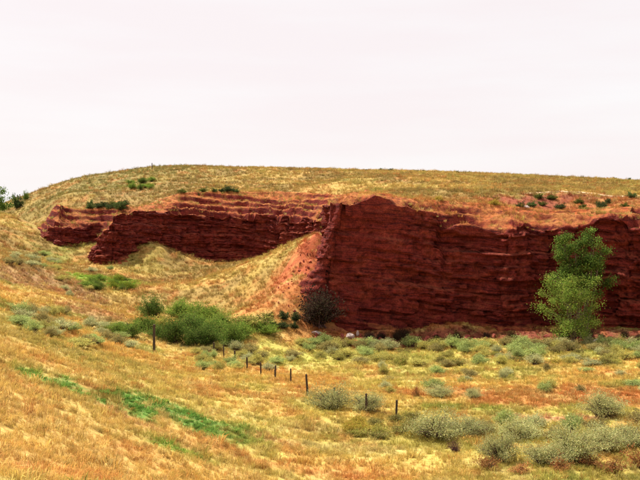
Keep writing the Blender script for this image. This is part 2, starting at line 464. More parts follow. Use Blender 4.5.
def mat_cliff():
    t = NT('red_bed_rock')
    geo = t.new('ShaderNodeNewGeometry')
    sep = t.new('ShaderNodeSeparateXYZ'); t.link(geo.outputs['Position'], sep.inputs[0])
    w = t.math('ADD', sep.outputs['Z'], t.math('MULTIPLY', sep.outputs['X'], 0.075))
    nz = t.new('ShaderNodeTexNoise', Scale=0.22, Detail=4.0); t.link(geo.outputs['Position'], nz.inputs['Vector'])
    w = t.math('ADD', w, t.math('MULTIPLY', nz.outputs['Fac'], 1.2))
    cmb = t.new('ShaderNodeCombineXYZ'); t.link(w, cmb.inputs['Z'])
    t.link(t.math('MULTIPLY', sep.outputs['X'], 0.03), cmb.inputs['X'])
    band = t.new('ShaderNodeTexNoise', Scale=1.1, Detail=5.0, Roughness=0.65); t.link(cmb.outputs[0], band.inputs['Vector'])
    n1 = t.new('ShaderNodeTexNoise', Scale=1.3, Detail=8.0, Roughness=0.7); t.link(geo.outputs['Position'], n1.inputs['Vector'])
    n2 = t.new('ShaderNodeTexNoise', Scale=0.35, Detail=5.0, Roughness=0.6); t.link(geo.outputs['Position'], n2.inputs['Vector'])
    c = t.ramp(band.outputs['Fac'], [(.32, (.045, .009, .009)), (.38, (.19, .028, .018)), (.475, (.26, .042, .024)), (.505, (.075, .012, .011)), (.535, (.22, .034, .020)), (.61, (.28, .055, .028)), (.645, (.085, .013, .012)), (.70, (.31, .068, .032))])
    c = t.mix(t.ramp(n2.outputs['Fac'], [(.50, 0.0), (.62, .6)]), c, (.32, .066, .030))
    c = t.mix(1.0, c, t.ramp(n1.outputs['Fac'], [(.30, .38), (.70, 1.3)]), 'MULTIPLY')
    n3 = t.new('ShaderNodeTexNoise', Scale=5.0, Detail=4.0, Roughness=0.75); t.link(geo.outputs['Position'], n3.inputs['Vector'])
    c = t.mix(1.0, c, t.ramp(n3.outputs['Fac'], [(.33, .55), (.68, 1.35)]), 'MULTIPLY')
    # loose sandy soil on ledges and slopes, also painting the rock's sunlit orange
    sn = t.new('ShaderNodeSeparateXYZ'); t.link(geo.outputs['Normal'], sn.inputs[0])
    soil = t.math('MULTIPLY', t.ramp(sn.outputs['Z'], [(.50, 0.0), (.78, 1.0)]), t.ramp(n1.outputs['Fac'], [(.35, .12), (.56, 1.0)]))
    loose = t.new('ShaderNodeAttribute', attribute_name='col')
    soil = t.math('MULTIPLY', soil, loose.outputs['Fac'])
    sc = t.mix(t.ramp(n2.outputs['Fac'], [(.40, 0.0), (.62, 1.0)]), (.44, .125, .035), (.45, .20, .055))
    c = t.mix(1.0, c, (.80, .68, .82), 'MULTIPLY')
    c = t.mix(soil, c, sc)
    p = t.new('ShaderNodeBsdfPrincipled', Roughness=0.93); p.inputs['Specular IOR Level'].default_value = 0.12
    t.link(c, p.inputs['Base Color'])
    hgt = t.math('ADD', t.math('ADD', t.math('MULTIPLY', band.outputs['Fac'], 0.8), n1.outputs['Fac']), t.math('MULTIPLY', n3.outputs['Fac'], .35))
    b = t.new('ShaderNodeBump', Strength=0.9, Distance=0.35); t.link(hgt, b.inputs['Height']); t.link(b.outputs[0], p.inputs['Normal'])
    t.link(p.outputs[0], t.out.inputs[0])
    return t.m

def mat_leaf(name, instancer=False, transl=0.3, var=0.35):
    t = NT(name)
    a = t.new('ShaderNodeAttribute', attribute_name='col')
    if instancer: a.attribute_type = 'INSTANCER'
    oi = t.new('ShaderNodeObjectInfo')
    geo = t.new('ShaderNodeNewGeometry')
    nz = t.new('ShaderNodeTexNoise', Scale=1.7, Detail=3.0); t.link(geo.outputs['Position'], nz.inputs['Vector'])
    c = t.mix(1.0, a.outputs['Color'], t.ramp(nz.outputs['Fac'], [(.3, 1 - var), (.7, 1 + var)]), 'MULTIPLY')
    if instancer:
        b = t.new('ShaderNodeAttribute', attribute_name='col')     # blade tint kept on the tuft mesh
        c = t.mix(1.0, c, b.outputs['Color'], 'MULTIPLY')
    else:
        c = t.mix(1.0, t.mix(1.0, c, t.ramp(oi.outputs['Random'], [(0, .85), (1, 1.15)]), 'MULTIPLY'), oi.outputs['Color'], 'MULTIPLY')
    d = t.new('ShaderNodeBsdfDiffuse'); tr = t.new('ShaderNodeBsdfTranslucent'); mx = t.new('ShaderNodeMixShader', Fac=transl)
    t.link(c, d.inputs['Color']); t.link(c, tr.inputs['Color'])
    t.link(d.outputs[0], mx.inputs[1]); t.link(tr.outputs[0], mx.inputs[2]); t.link(mx.outputs[0], t.out.inputs[0])
    return t.m

def mat_plain(name, c1, c2, scale, rough=.9, stretch=None):
    t = NT(name)
    tc = t.new('ShaderNodeTexCoord'); src = tc.outputs['Object']
    if stretch:
        mp = t.new('ShaderNodeMapping'); mp.inputs['Scale'].default_value = stretch; t.link(src, mp.inputs[0]); src = mp.outputs[0]
    n = t.new('ShaderNodeTexNoise', Scale=scale, Detail=6.0, Roughness=.65); t.link(src, n.inputs['Vector'])
    p = t.new('ShaderNodeBsdfPrincipled', Roughness=rough); p.inputs['Specular IOR Level'].default_value = 0.15
    t.link(t.ramp(n.outputs['Fac'], [(.32, c1), (.68, c2)]), p.inputs['Base Color'])
    b = t.new('ShaderNodeBump', Strength=.6, Distance=.03); t.link(n.outputs['Fac'], b.inputs['Height']); t.link(b.outputs[0], p.inputs['Normal'])
    t.link(p.outputs[0], t.out.inputs[0])
    return t.m

M = dict(ground=mat_ground(), cliff=mat_cliff(), grass=mat_leaf('dry_grass', True, .42, .25), leaf=mat_leaf('leaf', False, .42, .25), sage=mat_leaf('sage_leaf', False, .30, .2),
         bark=mat_plain('bark', (.10, .065, .045), (.20, .14, .10), 6, .9, (1, 1, .3)),
         sagewood=mat_plain('sage_wood', (.07, .035, .035), (.15, .085, .075), 8, .9),
         post=mat_plain('weathered_wood', (.035, .022, .016), (.10, .07, .05), 9, .9, (1, 1, .15)),
         wire=mat_plain('rusty_wire', (.08, .05, .04), (.14, .08, .06), 20, .7),
         rockr=mat_plain('red_boulder', (.17, .035, .03), (.36, .09, .055), 2.5), rockp=mat_plain('pale_boulder', (.30, .22, .19), (.52, .42, .38), 2.5),
         track=mat_plain('pale_track_dust', (.46, .30, .16), (.58, .42, .26), .8))

# ------------------------------------------------------------------ ground sheet
def axis(lo, hi, step, out_lo, out_hi, grow=1.22):
    core = list(np.arange(lo, hi + 1e-6, step))
    s = step; v = hi
    while v < out_hi: s *= grow; v += s; core.append(v)
    s = step; v = lo
    while v > out_lo: s *= grow; v -= s; core.insert(0, v)
    return np.array(core)
xs = axis(-112, 112, 0.62, -5000, 5000)
ys = np.concatenate([axis(8, 230, 0.55, -4000, 231, 1.25)[:-2], axis(231, 330, 1.4, 230, 6000, 1.2)[1:]])
ys = np.unique(ys)
GX, GY = np.meshgrid(xs, ys)
gz, gt, gri, gk = H(GX, GY, True)
gcol = cover(GX.ravel(), GY.ravel())
nx, ny = len(xs), len(ys)
ii = (np.arange(ny - 1)[:, None] * nx + np.arange(nx - 1)[None]).ravel()
gf = np.stack([ii, ii + 1, ii + 1 + nx, ii + nx], 1)
ground = obj('ground', mesh_np('ground', np.stack([GX.ravel(), GY.ravel(), gz.ravel()], 1), gf, True, gcol), M['ground'])
tag(ground, 'orange and straw coloured dry grassland with green damp patches', kind='structure')

# ------------------------------------------------------------------ cliffs
def build_cliff(s0, s1, name, label):
    s, P = along(0.30)
    k = (s >= s0) & (s <= s1)
    s, P = s[k], P[k]
    n = len(s)
    # smooth inward normal
    w = 9
    tg = np.gradient(P[:, :2], axis=0)
    ker = np.hanning(2 * w + 1); ker /= ker.sum()
    tg = np.stack([np.convolve(np.pad(tg[:, i], w, mode='edge'), ker, 'valid') for i in (0, 1)], 1)
    tg /= np.linalg.norm(tg, axis=1)[:, None]
    nin = np.stack([-tg[:, 1], tg[:, 0]], 1)
    zb = L0(P[:, 0], P[:, 1]) - 1.2
    ze, zr, bat, sb = P[:, 2], P[:, 3], P[:, 4], P[:, 5]
    ex, ey = P[:, 0] + nin[:, 0] * (bat + .15), P[:, 1] + nin[:, 1] * (bat + .15)
    ze = np.maximum(np.minimum(np.interp(s, s_c, ze_c), slope_z(ex, ey)[0] + .15), zb + .3)
    rim_in = bat + sb
    pw = np.clip(1.05 - .16 * (bat - 2.8), .5, 1.05)[None]
    NF, NS = 130, 40
    f = np.linspace(0, 1, NF)[:, None]
    Z = zb[None] + (ze - zb)[None] * f
    O = bat[None] * f ** pw - 2.3 * np.clip(1 - f / .24, 0, 1) ** 2
    S = np.broadcast_to(s[None], Z.shape); X0 = np.broadcast_to(P[None, :, 0], Z.shape)
    I = lambda q: np.floor(q).astype(np.int64)
    warp = (fbm(S / 13, Z * 0, seed=70, octv=3) - .5) * 2.6
    dip = Z + X0 * 0.075 + warp
    # major beds, metres thick, stand proud or weather back; thin beds break them up
    wv = dip / 2.3 + 1.4 * fbm(dip / 6, dip * 0 + 3, seed=71, octv=2)
    bed = I(wv); fr = wv - bed
    major = (_hash(bed, bed * 0, bed * 0, 72) - .5) * 1.0
    nxt = (_hash(bed + 1, bed * 0, bed * 0, 72) - .5) * 1.0
    major = major + (nxt - major) * sstep(.86, 1.0, fr)
    pers = sstep(.30, .62, fbm(S / 9 + bed * 5.1, bed * 3.3, seed=84, octv=2))     # a bed fades in and out along the face
    tv_ = dip / .55 + 1.8 * fbm(dip / 2.2, S / 26, seed=85, octv=2)
    tb = I(tv_); tf = tv_ - tb
    thin = (_hash(tb, tb * 0, tb * 0, 86) - .35) * sstep(0, .18, tf) * (1 - sstep(.84, 1.0, tf))
    pers2 = sstep(.34, .66, fbm(S / 5 + tb * 3.7, tb * 1.9, seed=87, octv=2))
    blen = .9 + 2.4 * _hash(tb, tb * 0 + 1, tb * 0, 73)
    bu = S / blen + tb * 13.7 + (fbm(S / 3, dip / 1.5, seed=74, octv=2) - .5) * 1.3
    blk = I(bu); bh = _hash(blk, tb, tb * 0, 75); bj = np.abs(bu - blk - .5) * 2
    # joints: whole beds break into angular blocks metres long
    ml = 3.0 + 4.0 * _hash(bed, bed * 0 + 2, bed * 0, 91)
    mu = S / ml + bed * 7.3 + (fbm(S / 6, dip / 3, seed=92, octv=2) - .5) * .8
    mb = I(mu); mh = _hash(mb, bed, bed * 0, 93); mj = np.abs(mu - mb - .5) * 2
    out = major * (.35 + .9 * pers) * .8 + (mh - .5) * 1.35 - .5 * np.clip((mj - .90) / .10, 0, 1)
    out = out + thin * (.35 + .65 * pers2) * .62 + (bh - .5) * .95 * (.45 + .55 * pers2) - .42 * np.clip((bj - .86) / .14, 0, 1)
    # runnels and buttresses
    run = 1 - np.abs(fbm(S / 4.2, Z / 22, seed=88, octv=3) - .5) * 4
    out = out - np.clip(run, 0, 1) ** 3 * .6
    big = (fbm(S / 10, Z / 40, seed=76, octv=3) - .5) * 4.0 + (fbm(S / 3.1, Z / 7, seed=77, octv=3) - .5) * 1.5
    hgt = np.clip((ze - zb) / 8, .12, 1)[None]
    soft = sstep(0, .16, f)                       # rubble covered foot
    out = (out * (.3 + .7 * soft) + big) * hgt + (fbm(S / .8, Z / .5, seed=78, octv=4) - .5) * .62 * np.minimum(1, hgt + .3)
    nose = np.clip((bat - 2.9) / .8, 0, 1)[None]
    topfix = 1 - sstep(.975, 1.0, f) * .3 * (1 - nose) - sstep(.72, .97, f) * .8 * nose
    off = np.minimum(O - out * topfix * (1 - .45 * nose), rim_in[None] - 1.3)
    Zj = Z + (fbm(S / 1.3, Z / .8, seed=79, octv=2) - .5) * .3
    X = P[None, :, 0] + nin[None, :, 0] * off
    Y = P[None, :, 1] + nin[None, :, 1] * off
    f2 = (np.arange(1, NS + 1) / NS)[:, None]
    off2 = off[-1][None] + (rim_in[None] + .15 - off[-1][None]) * f2
    off2 = np.vstack([off2, rim_in[None] + .9, rim_in[None] + 2.4])
    X2 = P[None, :, 0] + nin[None, :, 0] * off2; Y2 = P[None, :, 1] + nin[None, :, 1] * off2
    tq = side(X2, Y2)[0]
    good = np.cumprod(tq >= .62 * off2 - .4, axis=0).astype(bool)
    for r in range(1, len(X2)):
        X2[r] = np.where(good[r], X2[r], X2[r - 1]); Y2[r] = np.where(good[r], Y2[r], Y2[r - 1])
    Z2, t2, r2, ff = slope_z(X2, Y2)
    Z2 = Z2 + (fbm(X2 / .9, Y2 / .9, Z2, seed=89, octv=4) - .5) * 1.0 * np.sqrt(np.clip(1 - ff, 0, 1)) + .04
    Z2[-2] -= .10; Z2[-1] -= 1.45
    X = np.vstack([X, X2]); Y = np.vstack([Y, Y2]); Zj = np.vstack([Zj, Z2])
    nr = X.shape[0]
    ii = (np.arange(nr - 1)[:, None] * n + np.arange(n - 1)[None]).ravel()
    f = np.stack([ii, ii + 1, ii + 1 + n, ii + n], 1)
    o = obj(name, mesh_np(name, np.stack([X.ravel(), Y.ravel(), Zj.ravel()], 1), f, False, np.repeat(np.concatenate([np.full(NF, .10) + .5 * (1 - sstep(14, 34, np.arange(NF))), np.linspace(.6, 1, NS), np.ones(2)]), n)[:, None] * np.ones(3)), M['cliff'])
    return tag(o, label, kind='structure')
def s_at(k): return cum[min(k * 60, len(cum) - 1)]
build_cliff(0, s_at(15), 'cliff', 'weathered red bed cliff set back beyond the grassy spur')
build_cliff(s_at(15) - 1.2, cum[-1] - 2, 'cliff', 'tall dark red layered cliff with a sheer shaded face')

# pale track along the upper rim
tr_pts = [(516, 193.2, 151), (545, 192.2, 152), (580, 192.6, 152), (610, 194.4, 151), (640, 196, 151), (690, 198, 150), (760, 200, 148)]
tp = catmull([pt(*p)[:2] for p in tr_pts], 24)
tt = np.gradient(tp, axis=0); tt /= np.linalg.norm(tt, axis=1)[:, None]; tn = np.stack([-tt[:, 1], tt[:, 0]], 1)
tv = []
for off in (-.55, -.2, .2, .55):
    e = off + (fbm(np.arange(len(tp)) / 5, np.arange(len(tp)) * 0 + off, seed=90) - .5) * .9
    q = tp + tn * e[:, None]
    tv.append(np.column_stack([q, H(q[:, 0], q[:, 1]) + .05]))
tv = np.vstack(tv); n = len(tp)
ii = (np.arange(3)[:, None] * n + np.arange(n - 1)[None]).ravel()
tag(obj('path', mesh_np('path', tv, np.stack([ii, ii + 1, ii + 1 + n, ii + n], 1), True), M['track']), 'pale dirt track along the top of the bluff', kind='structure')

# ------------------------------------------------------------------ plant shapes
def leaves(centres, dirs, length, width, cols, roll=None):
    """kite shaped leaves: (n,3) centres, directions; returns verts, quads, cols"""
    n = len(centres)
    d = dirs / np.linalg.norm(dirs, axis=1)[:, None]
    r = rng.normal(size=(n, 3)); s = np.cross(d, r); s /= np.linalg.norm(s, axis=1)[:, None]
    L_ = np.asarray(length).reshape(-1, 1) * np.ones((n, 1)); W = np.asarray(width).reshape(-1, 1) * np.ones((n, 1))
    v = np.stack([centres, centres + d * L_ * .45 + s * W * .5, centres + d * L_, centres + d * L_ * .45 - s * W * .5], 1).reshape(-1, 3)
    f = np.arange(4 * n).reshape(n, 4)
    return v, f, np.repeat(cols, 4, axis=0)

def tube(points, radii, k=5):
    P = np.array(points, float); n = len(P)
    V = []
    for i in range(n):
        t = P[min(i + 1, n - 1)] - P[max(i - 1, 0)]; t /= np.linalg.norm(t) + 1e-9
        a = np.cross(t, [0.31, .95, .05]); a /= np.linalg.norm(a) + 1e-9; b = np.cross(t, a)
        for j in range(k):
            an = 2 * math.pi * j / k
            V.append(P[i] + radii[i] * (math.cos(an) * a + math.sin(an) * b))
    F = [[i * k + j, i * k + (j + 1) % k, (i + 1) * k + (j + 1) % k, (i + 1) * k + j] for i in range(n - 1) for j in range(k)]
    return np.array(V), np.array(F)

def join(parts):
    V, F, o = [], [], 0
    for v, f in parts:
        V.append(v); F.append(f + o); o += len(v)
    return np.vstack(V), np.vstack(F)

def bush_shape(seed, nb, nl, ht, wd, ll, lw, palette, ragged=.35, hollow=.45, low=.12):
    """a dome of leafy sprays on woody stems, about 1 m across"""
    global rng
    rng = np.random.default_rng(seed)
    stems, V, F, C, o = [], [], [], [], 0
    lob = rng.uniform(0, 6.28, 3)
    for b in range(nb):
        az = rng.uniform(0, 2 * math.pi); el = math.asin(rng.uniform(low, 1.0) ** .8)
        r = (1 + ragged * (rng.uniform(-1, .6))) * (1 + .16 * math.sin(2 * az + lob[0]) + .12 * math.sin(3 * az + lob[1]))
        tip = np.array([math.cos(az) * math.cos(el) * wd * .5 * r, math.sin(az) * math.cos(el) * wd * .5 * r, (.1 + .9 * math.sin(el)) * ht * r * .95])
        mid = tip * np.array([.45, .45, .55]) + rng.normal(size=3) * .03
        base = np.array([rng.normal() * .05 * wd, rng.normal() * .05 * wd, -.08])
        stems.append(tube([base, mid, tip * .80], [.022, .014, .006], 4))
        m = nl // nb
        u = rng.uniform(hollow, 1.08, m)[:, None]
        p = base * (1 - u) ** 2 + 2 * mid * u * (1 - u) + tip * u ** 2
        p = p + rng.normal(size=(m, 3)) * np.array([.075 * wd, .075 * wd, .07 * ht])
        p[:, 2] = np.maximum(p[:, 2], .01)
        dr = p * np.array([.7, .7, 1]) + rng.normal(size=(m, 3)) * .6 + np.array([0, 0, .2])
        pal = np.array(palette); ci = rng.integers(0, len(pal), m)
        tone = rng.normal(1, .10, (m, 1)) * rng.uniform(.82, 1.18)
        v, f, c = leaves(p, dr, ll * rng.uniform(.6, 1.3, m), lw * rng.uniform(.6, 1.3, m), np.clip(pal[ci] * tone, .01, .9))
        V.append(v); F.append(f + o); C.append(c); o += len(v)
    return (np.vstack(V), np.vstack(F), np.vstack(C)), join(stems)

SAGEP = [(.38, .385, .165), (.45, .43, .20), (.32, .36, .13), (.47, .41, .16), (.26, .255, .11)]
GREENP = [(.11, .19, .03), (.15, .23, .04), (.075, .14, .028), (.19, .22, .05)]
DARKP = [(.05, .085, .028), (.07, .10, .03), (.085, .12, .035), (.06, .07, .03)]
OLIVEP = [(.26, .26, .06), (.30, .27, .08), (.21, .24, .05), (.34, .26, .09)]
REDP = [(.36, .15, .055), (.30, .11, .05), (.42, .22, .08), (.32, .20, .06)]
DEADP = [(.10, .045, .045), (.13, .06, .05), (.16, .09, .06), (.08, .035, .04)]

def bush_set(tagname, n, seed, **kw):
    res = []
    for i in range(n):
        (v, f, c), (sv, sf) = bush_shape(seed + i, **kw)
        one_v = np.vstack([v, sv]); one_f = np.vstack([f, sf + len(v)]); one_c = np.vstack([c, np.full((len(sv), 3), .1)])
        res.append(dict(fol=mesh_np(tagname + '_foliage', v, f, False, c), stem=mesh_np(tagname + '_stem', sv, sf, True),
                        one=mesh_np(tagname, one_v, one_f, False, one_c, np.concatenate([np.zeros(len(f)), np.ones(len(sf))]))))
    return res
B_sage = bush_set('sagebrush', 6, 100, nb=64, nl=3400, ht=.70, wd=1.1, ll=.065, lw=.032, palette=SAGEP, hollow=.68, ragged=.32, low=.26)
B_sageL = bush_set('big_sagebrush', 5, 130, nb=90, nl=9500, ht=.62, wd=1.15, ll=.034, lw=.018, palette=SAGEP, hollow=.66, ragged=.38, low=.2)
B_green = bush_set('shrub', 4, 200, nb=70, nl=7500, ht=.85, wd=1.0, ll=.046, lw=.028, palette=GREENP, hollow=.5)
B_dark = bush_set('dark_shrub', 3, 300, nb=30, nl=1500, ht=.75, wd=1.1, ll=.12, lw=.06, palette=DARKP)
B_olive = bush_set('olive_shrub', 3, 400, nb=36, nl=1800, ht=.65, wd=1.15, ll=.11, lw=.035, palette=OLIVEP)
B_red = bush_set('red_weed', 2, 500, nb=26, nl=1100, ht=.8, wd=.9, ll=.10, lw=.035, palette=REDP)
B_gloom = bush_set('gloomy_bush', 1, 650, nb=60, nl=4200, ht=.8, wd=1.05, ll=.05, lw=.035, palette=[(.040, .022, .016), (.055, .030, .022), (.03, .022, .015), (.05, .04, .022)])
B_dead = bush_set('dead_bush', 2, 600, nb=40, nl=900, ht=.8, wd=1.0, ll=.10, lw=.02, palette=DEADP, hollow=.2)
rng = np.random.default_rng(12)

def plant(name, kind, px, py, w_px, h_px, label, cat, group=None, parts=False, leafmat='sage', d=None):
    """px, py: where its foot shows; w_px, h_px its size there"""
    x, y, z = hit(px, py)
    w = w_px / FPX * y; h = h_px / FPX * y
    return plant_w(name, kind, x, y, w, h, label, cat, group, parts, leafmat)
def plant_w(name, kind, x, y, w, h, label, cat, group=None, parts=False, leafmat='sage'):
    z = float(H(np.array([x]), np.array([y]))[0]) - .04
    v = random.choice(kind); rz = random.uniform(0, 6.28)
    sc = (w / 1.05, w / 1.05 * random.uniform(.85, 1.15), h / .74)
    if parts:
        t = bpy.data.objects.new(name, None); COL.objects.link(t)
        t.location = (x, y, z); t.rotation_euler = (0, 0, rz); t.scale = sc
        obj('foliage', v['fol'], M[leafmat], t); obj('stem', v['stem'], M['sagewood'], t)
    else:
        t = obj(name, v['one'], [M[leafmat], M['sagewood']], None, (x, y, z), rz, sc)
    return tag(t, label, cat, group)

# --- big sagebrush of the row in the right foreground, and singled out bushes
FLAT = []      # foot points kept clear of random bushes
for (px, py, w, h, lab) in [
    (330, 410, 34, 27, 'rounded grey green sagebrush beside the leaning fence post'),
    (366, 411, 30, 20, 'small dark hearted sagebrush growing around a fence post'),
    (436, 438, 46, 30, 'broad pale sagebrush next to the dead purple bush'),
    (470, 436, 34, 22, 'pale sagebrush between the dead purple bush and a dark hearted bush'),
    (498, 462, 34, 32, 'tall dark hearted sagebrush at the bare grass edge'),
    (520, 440, 44, 24, 'wide grey sagebrush behind the tall dark hearted one'),
    (544, 464, 36, 26, 'low olive tinged sagebrush between two dark hearted bushes'),
    (575, 462, 44, 40, 'largest sagebrush with a dark woody heart and spreading top'),
    (604, 450, 40, 28, 'pale sagebrush against the side of the largest sagebrush'),
    (632, 446, 36, 26, 'sagebrush at the far end of the foreground row'),
    (603, 417, 34, 26, 'lone dark grey sagebrush on bare pinkish soil'),
    (440, 397, 24, 14, 'small blue green sagebrush beside red weeds'),
    (473, 398, 16, 12, 'small bright green bush on red soil'),
]:
    kd = B_sageL; w *= 1.1
    x, y, z = hit(px, py); FLAT.append((x, y))
    plant('sagebrush', kd, px, py, w, h, lab, 'sagebrush', 'large sagebrush in the valley', True)
for (px, py, w, h) in [(488, 470, 24, 12), (560, 472, 26, 14), (520, 474, 26, 11), (612, 474, 30, 16), (640, 468, 30, 18), (590, 468, 24, 14)]:
    plant('rust_weed', B_red, px, py, w, h, 'rust red weeds in front of the foreground sagebrush row', 'weed', 'rust weeds under the foreground sagebrush')
plant('red_weed', B_red, 416, 398, 12, 12, 'red weed clump between small sagebrushes on orange grass', 'weed')
plant('dead_bush', B_dead, 455, 454, 18, 15, 'small dead purple bush lying at the grass edge', 'bush', None, True)
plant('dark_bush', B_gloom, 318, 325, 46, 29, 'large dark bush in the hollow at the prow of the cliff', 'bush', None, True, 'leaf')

TINTS = {'sagebrush': [('silvery', (1.12, 1.12, 1.25)), ('yellowish', (1.15, 1.05, .70)), ('dull brownish', (.82, .70, .62)), ('pale green', (.92, 1.08, .85))],
         'shrub': [('light', (1.3, 1.25, 1.1)), ('dull', (.8, .75, .8)), ('yellowish', (1.35, 1.1, .7))]}
def looks(label, cat, w, h, wr, hr):
    tn, tc = random.choice(TINTS[cat])
    a = (w - wr[0]) / (wr[1] - wr[0]); b = (h - hr[0]) / (hr[1] - hr[0])
    size = ('tiny' if b < .45 else 'slender') if a < .33 else (('flat' if b < .5 else 'rounded') if a < .67 else ('broad low' if b < .5 else 'bulky'))
    if label.startswith('dark'): tn = {'light': 'olive tinged', 'dull': 'drab', 'yellowish': 'yellow tinged'}[tn]
    if label.startswith('bright'): tn = {'light': 'very', 'dull': 'less', 'yellowish': 'yellow tinged'}[tn]
    for wd in ('small ', 'low ', 'grey green ', 'blue green ', 'pale '):
        if label.startswith(wd): label = label[len(wd):]
    return size + ' ' + tn + ' ' + label, tc
def scatter(n, box, wr, hr, kind, name, label, cat, group, gap=1.2, leafmat='sage', seed=1, sky=False):
    r = random.Random(seed); done = []; tries = 0
    while len(done) < n and tries < n * 30:
        tries += 1
        px, py = r.uniform(box[0], box[2]), r.uniform(box[1], box[3])
        x, y, z = hit(px, py)
        if sky: y = r.uniform(296, 312); x = px_x(px, y)
        if any((x - a) ** 2 + (y - b) ** 2 < gap ** 2 for a, b in done + FLAT): continue
        done.append((x, y))
        w, h = r.uniform(*wr), r.uniform(*hr)
        lab, tc = looks(label, cat, w, h, wr, hr)
        plant_w(name, kind, x, y, w, h, lab, cat, group, False, leafmat).color = (*tc, 1)
    FLAT.extend(done)
scatter(46, (300, 345, 655, 353), (1.5, 2.8), (.8, 1.35), B_sage, 'sagebrush', 'grey green sagebrush in the band along the red cliff foot', 'sagebrush', 'sagebrush along the cliff foot', 1.3, seed=2)
scatter(40, (240, 353, 650, 366), (1.3, 2.3), (.7, 1.15), B_sage, 'sagebrush', 'sagebrush in the pale strip below the cliff foot band', 'sagebrush', 'sagebrush in the pale strip', 1.4, seed=3)
scatter(16, (330, 352, 640, 366), (1.2, 2.2), (.6, 1.0), B_olive, 'olive_shrub', 'olive yellow shrub among the sagebrush below the cliff', 'shrub', 'olive shrubs below the cliff', 1.2, seed=4)
scatter(22, (380, 368, 650, 395), (.9, 1.8), (.45, .9), B_sage, 'sagebrush', 'small sagebrush scattered in the orange grass flat', 'sagebrush', 'small sagebrush in the orange flat', 2.5, seed=5)
scatter(14, (350, 420, 430, 440), (.9, 1.6), (.45, .75), B_olive, 'olive_shrub', 'low olive shrub past the last fence posts', 'shrub', 'olive shrubs by the fence end', 1.0, seed=6)
scatter(10, (480, 425, 650, 445), (1.2, 2.0), (.8, 1.2), B_sage, 'sagebrush', 'sagebrush filling gaps of the foreground row', 'sagebrush', 'gap filling sagebrush in the foreground row', 1.0, seed=7)
scatter(20, (195, 346, 300, 372), (1.0, 2.0), (.6, 1.0), B_sage, 'sagebrush', 'pale sagebrush along the fence line', 'sagebrush', 'sagebrush along the fence line', 1.3, seed=8)
scatter(18, (18, 312, 70, 338), (1.1, 2.2), (.6, 1.0), B_sage, 'sagebrush', 'sagebrush on the left bank above the orange slope', 'sagebrush', 'sagebrush on the left bank', 1.1, seed=9)
scatter(14, (60, 326, 130, 348), (1.3, 2.4), (.7, 1.1), B_sage, 'sagebrush', 'sagebrush low on the left bank near the tall post', 'sagebrush', 'sagebrush near the tall post', 1.3, seed=10)
scatter(16, (8, 255, 60, 275), (1.4, 2.6), (.7, 1.1), B_sage, 'sagebrush', 'blue green sagebrush on the brown hillside below the far cliff', 'sagebrush', 'sagebrush on the brown hillside', 1.5, seed=11)
scatter(8, (60, 270, 120, 300), (1.2, 2.2), (.6, 1.0), B_sage, 'sagebrush', 'sagebrush beside the bright green hollow', 'sagebrush', 'sagebrush by the green hollow', 1.5, seed=12)
scatter(12, (82, 280, 138, 292), (1.6, 3.0), (.7, 1.1), B_green, 'shrub', 'bright green shrub filling the damp hollow below the cliff', 'shrub', 'green shrubs in the damp hollow', 1.6, 'leaf', seed=13)

# --- green thicket by the tall post
for (px, py, w, h, lab) in [
    (152, 318, 26, 17, 'round dark green shrub at the top end of the thicket'),
    (174, 344, 30, 22, 'dark green shrub with bare stems in the thicket middle'),
    (192, 346, 24, 15, 'small dark green shrub squeezed between the bigger thicket shrubs'),
    (208, 345, 32, 18, 'dense green shrub beside the dark stemmed thicket shrub'),
    (232, 345, 34, 17, 'spreading green shrub at the fence side of the thicket'),
    (182, 318, 34, 14, 'light green shrub spreading behind the thicket'),
    (206, 320, 34, 13, 'yellow green shrub at the back of the thicket'),
    (166, 328, 26, 13, 'light olive green shrub below the round dark one'),
    (222, 328, 26, 12, 'yellowish green low shrub behind the fence side shrub'),
    (128, 336, 34, 12, 'low green shrub left beside the tall post'),
    (112, 334, 24, 9, 'light green creeping shrub on the bank by the tall post'),
    (250, 326, 44, 14, 'olive green shrub below the grassy spur'),
    (266, 334, 26, 9, 'light green low bush at the end of the thicket'),
    (190, 334, 34, 16, 'dark green leafy shrub in the gap behind the stemmed thicket shrub'),
    (216, 336, 32, 15, 'mid green shrub filling the gap beside the dense one'),
    (240, 337, 32, 13, 'yellowish green shrub between the thicket and the spur'),
    (196, 328, 30, 12, 'light green bushy shrub topping the middle of the thicket'),
    (144, 330, 28, 12, 'mid green shrub directly above the low one by the post'),
    (160, 338, 26, 11, 'low dark shrub at the foot of the tall post'),
]:
    sh = plant('shrub', B_green if 'olive' not in lab else B_olive, px, py, w, h, lab, 'shrub', 'shrubs of the green thicket', True, 'leaf')
    tint = (1.45, 1.35, 1.2, 1) if ('light' in lab or 'yellow' in lab) else (.8, .8, .85, 1) if 'dark' in lab else (1.1, 1.05, 1, 1)
    for ch in sh.children: ch.color = tint
scatter(7, (255, 318, 300, 330), (1.0, 2.0), (.7, 1.1), B_dark, 'dark_shrub', 'dark shrub in the dip at the foot of the spur', 'shrub', 'dark shrubs below the spur', 1.2, 'leaf', seed=14)
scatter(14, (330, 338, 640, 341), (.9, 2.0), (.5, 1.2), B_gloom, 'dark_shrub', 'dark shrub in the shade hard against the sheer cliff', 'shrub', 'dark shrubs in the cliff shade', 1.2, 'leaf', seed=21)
scatter(9, (90, 206, 125, 216), (1.6, 3.0), (.8, 1.5), B_dark, 'dark_shrub', 'dark green shrub above the knob of the far cliff', 'shrub', 'dark shrubs above the far cliff knob', 1.6, 'leaf', seed=15)
scatter(8, (180, 196, 245, 206), (1.4, 2.6), (.8, 1.4), B_dark, 'dark_shrub', 'dark green shrub clinging to the ledges of the far cliff', 'shrub', 'dark shrubs on the far cliff ledges', 1.6, 'leaf', seed=16)
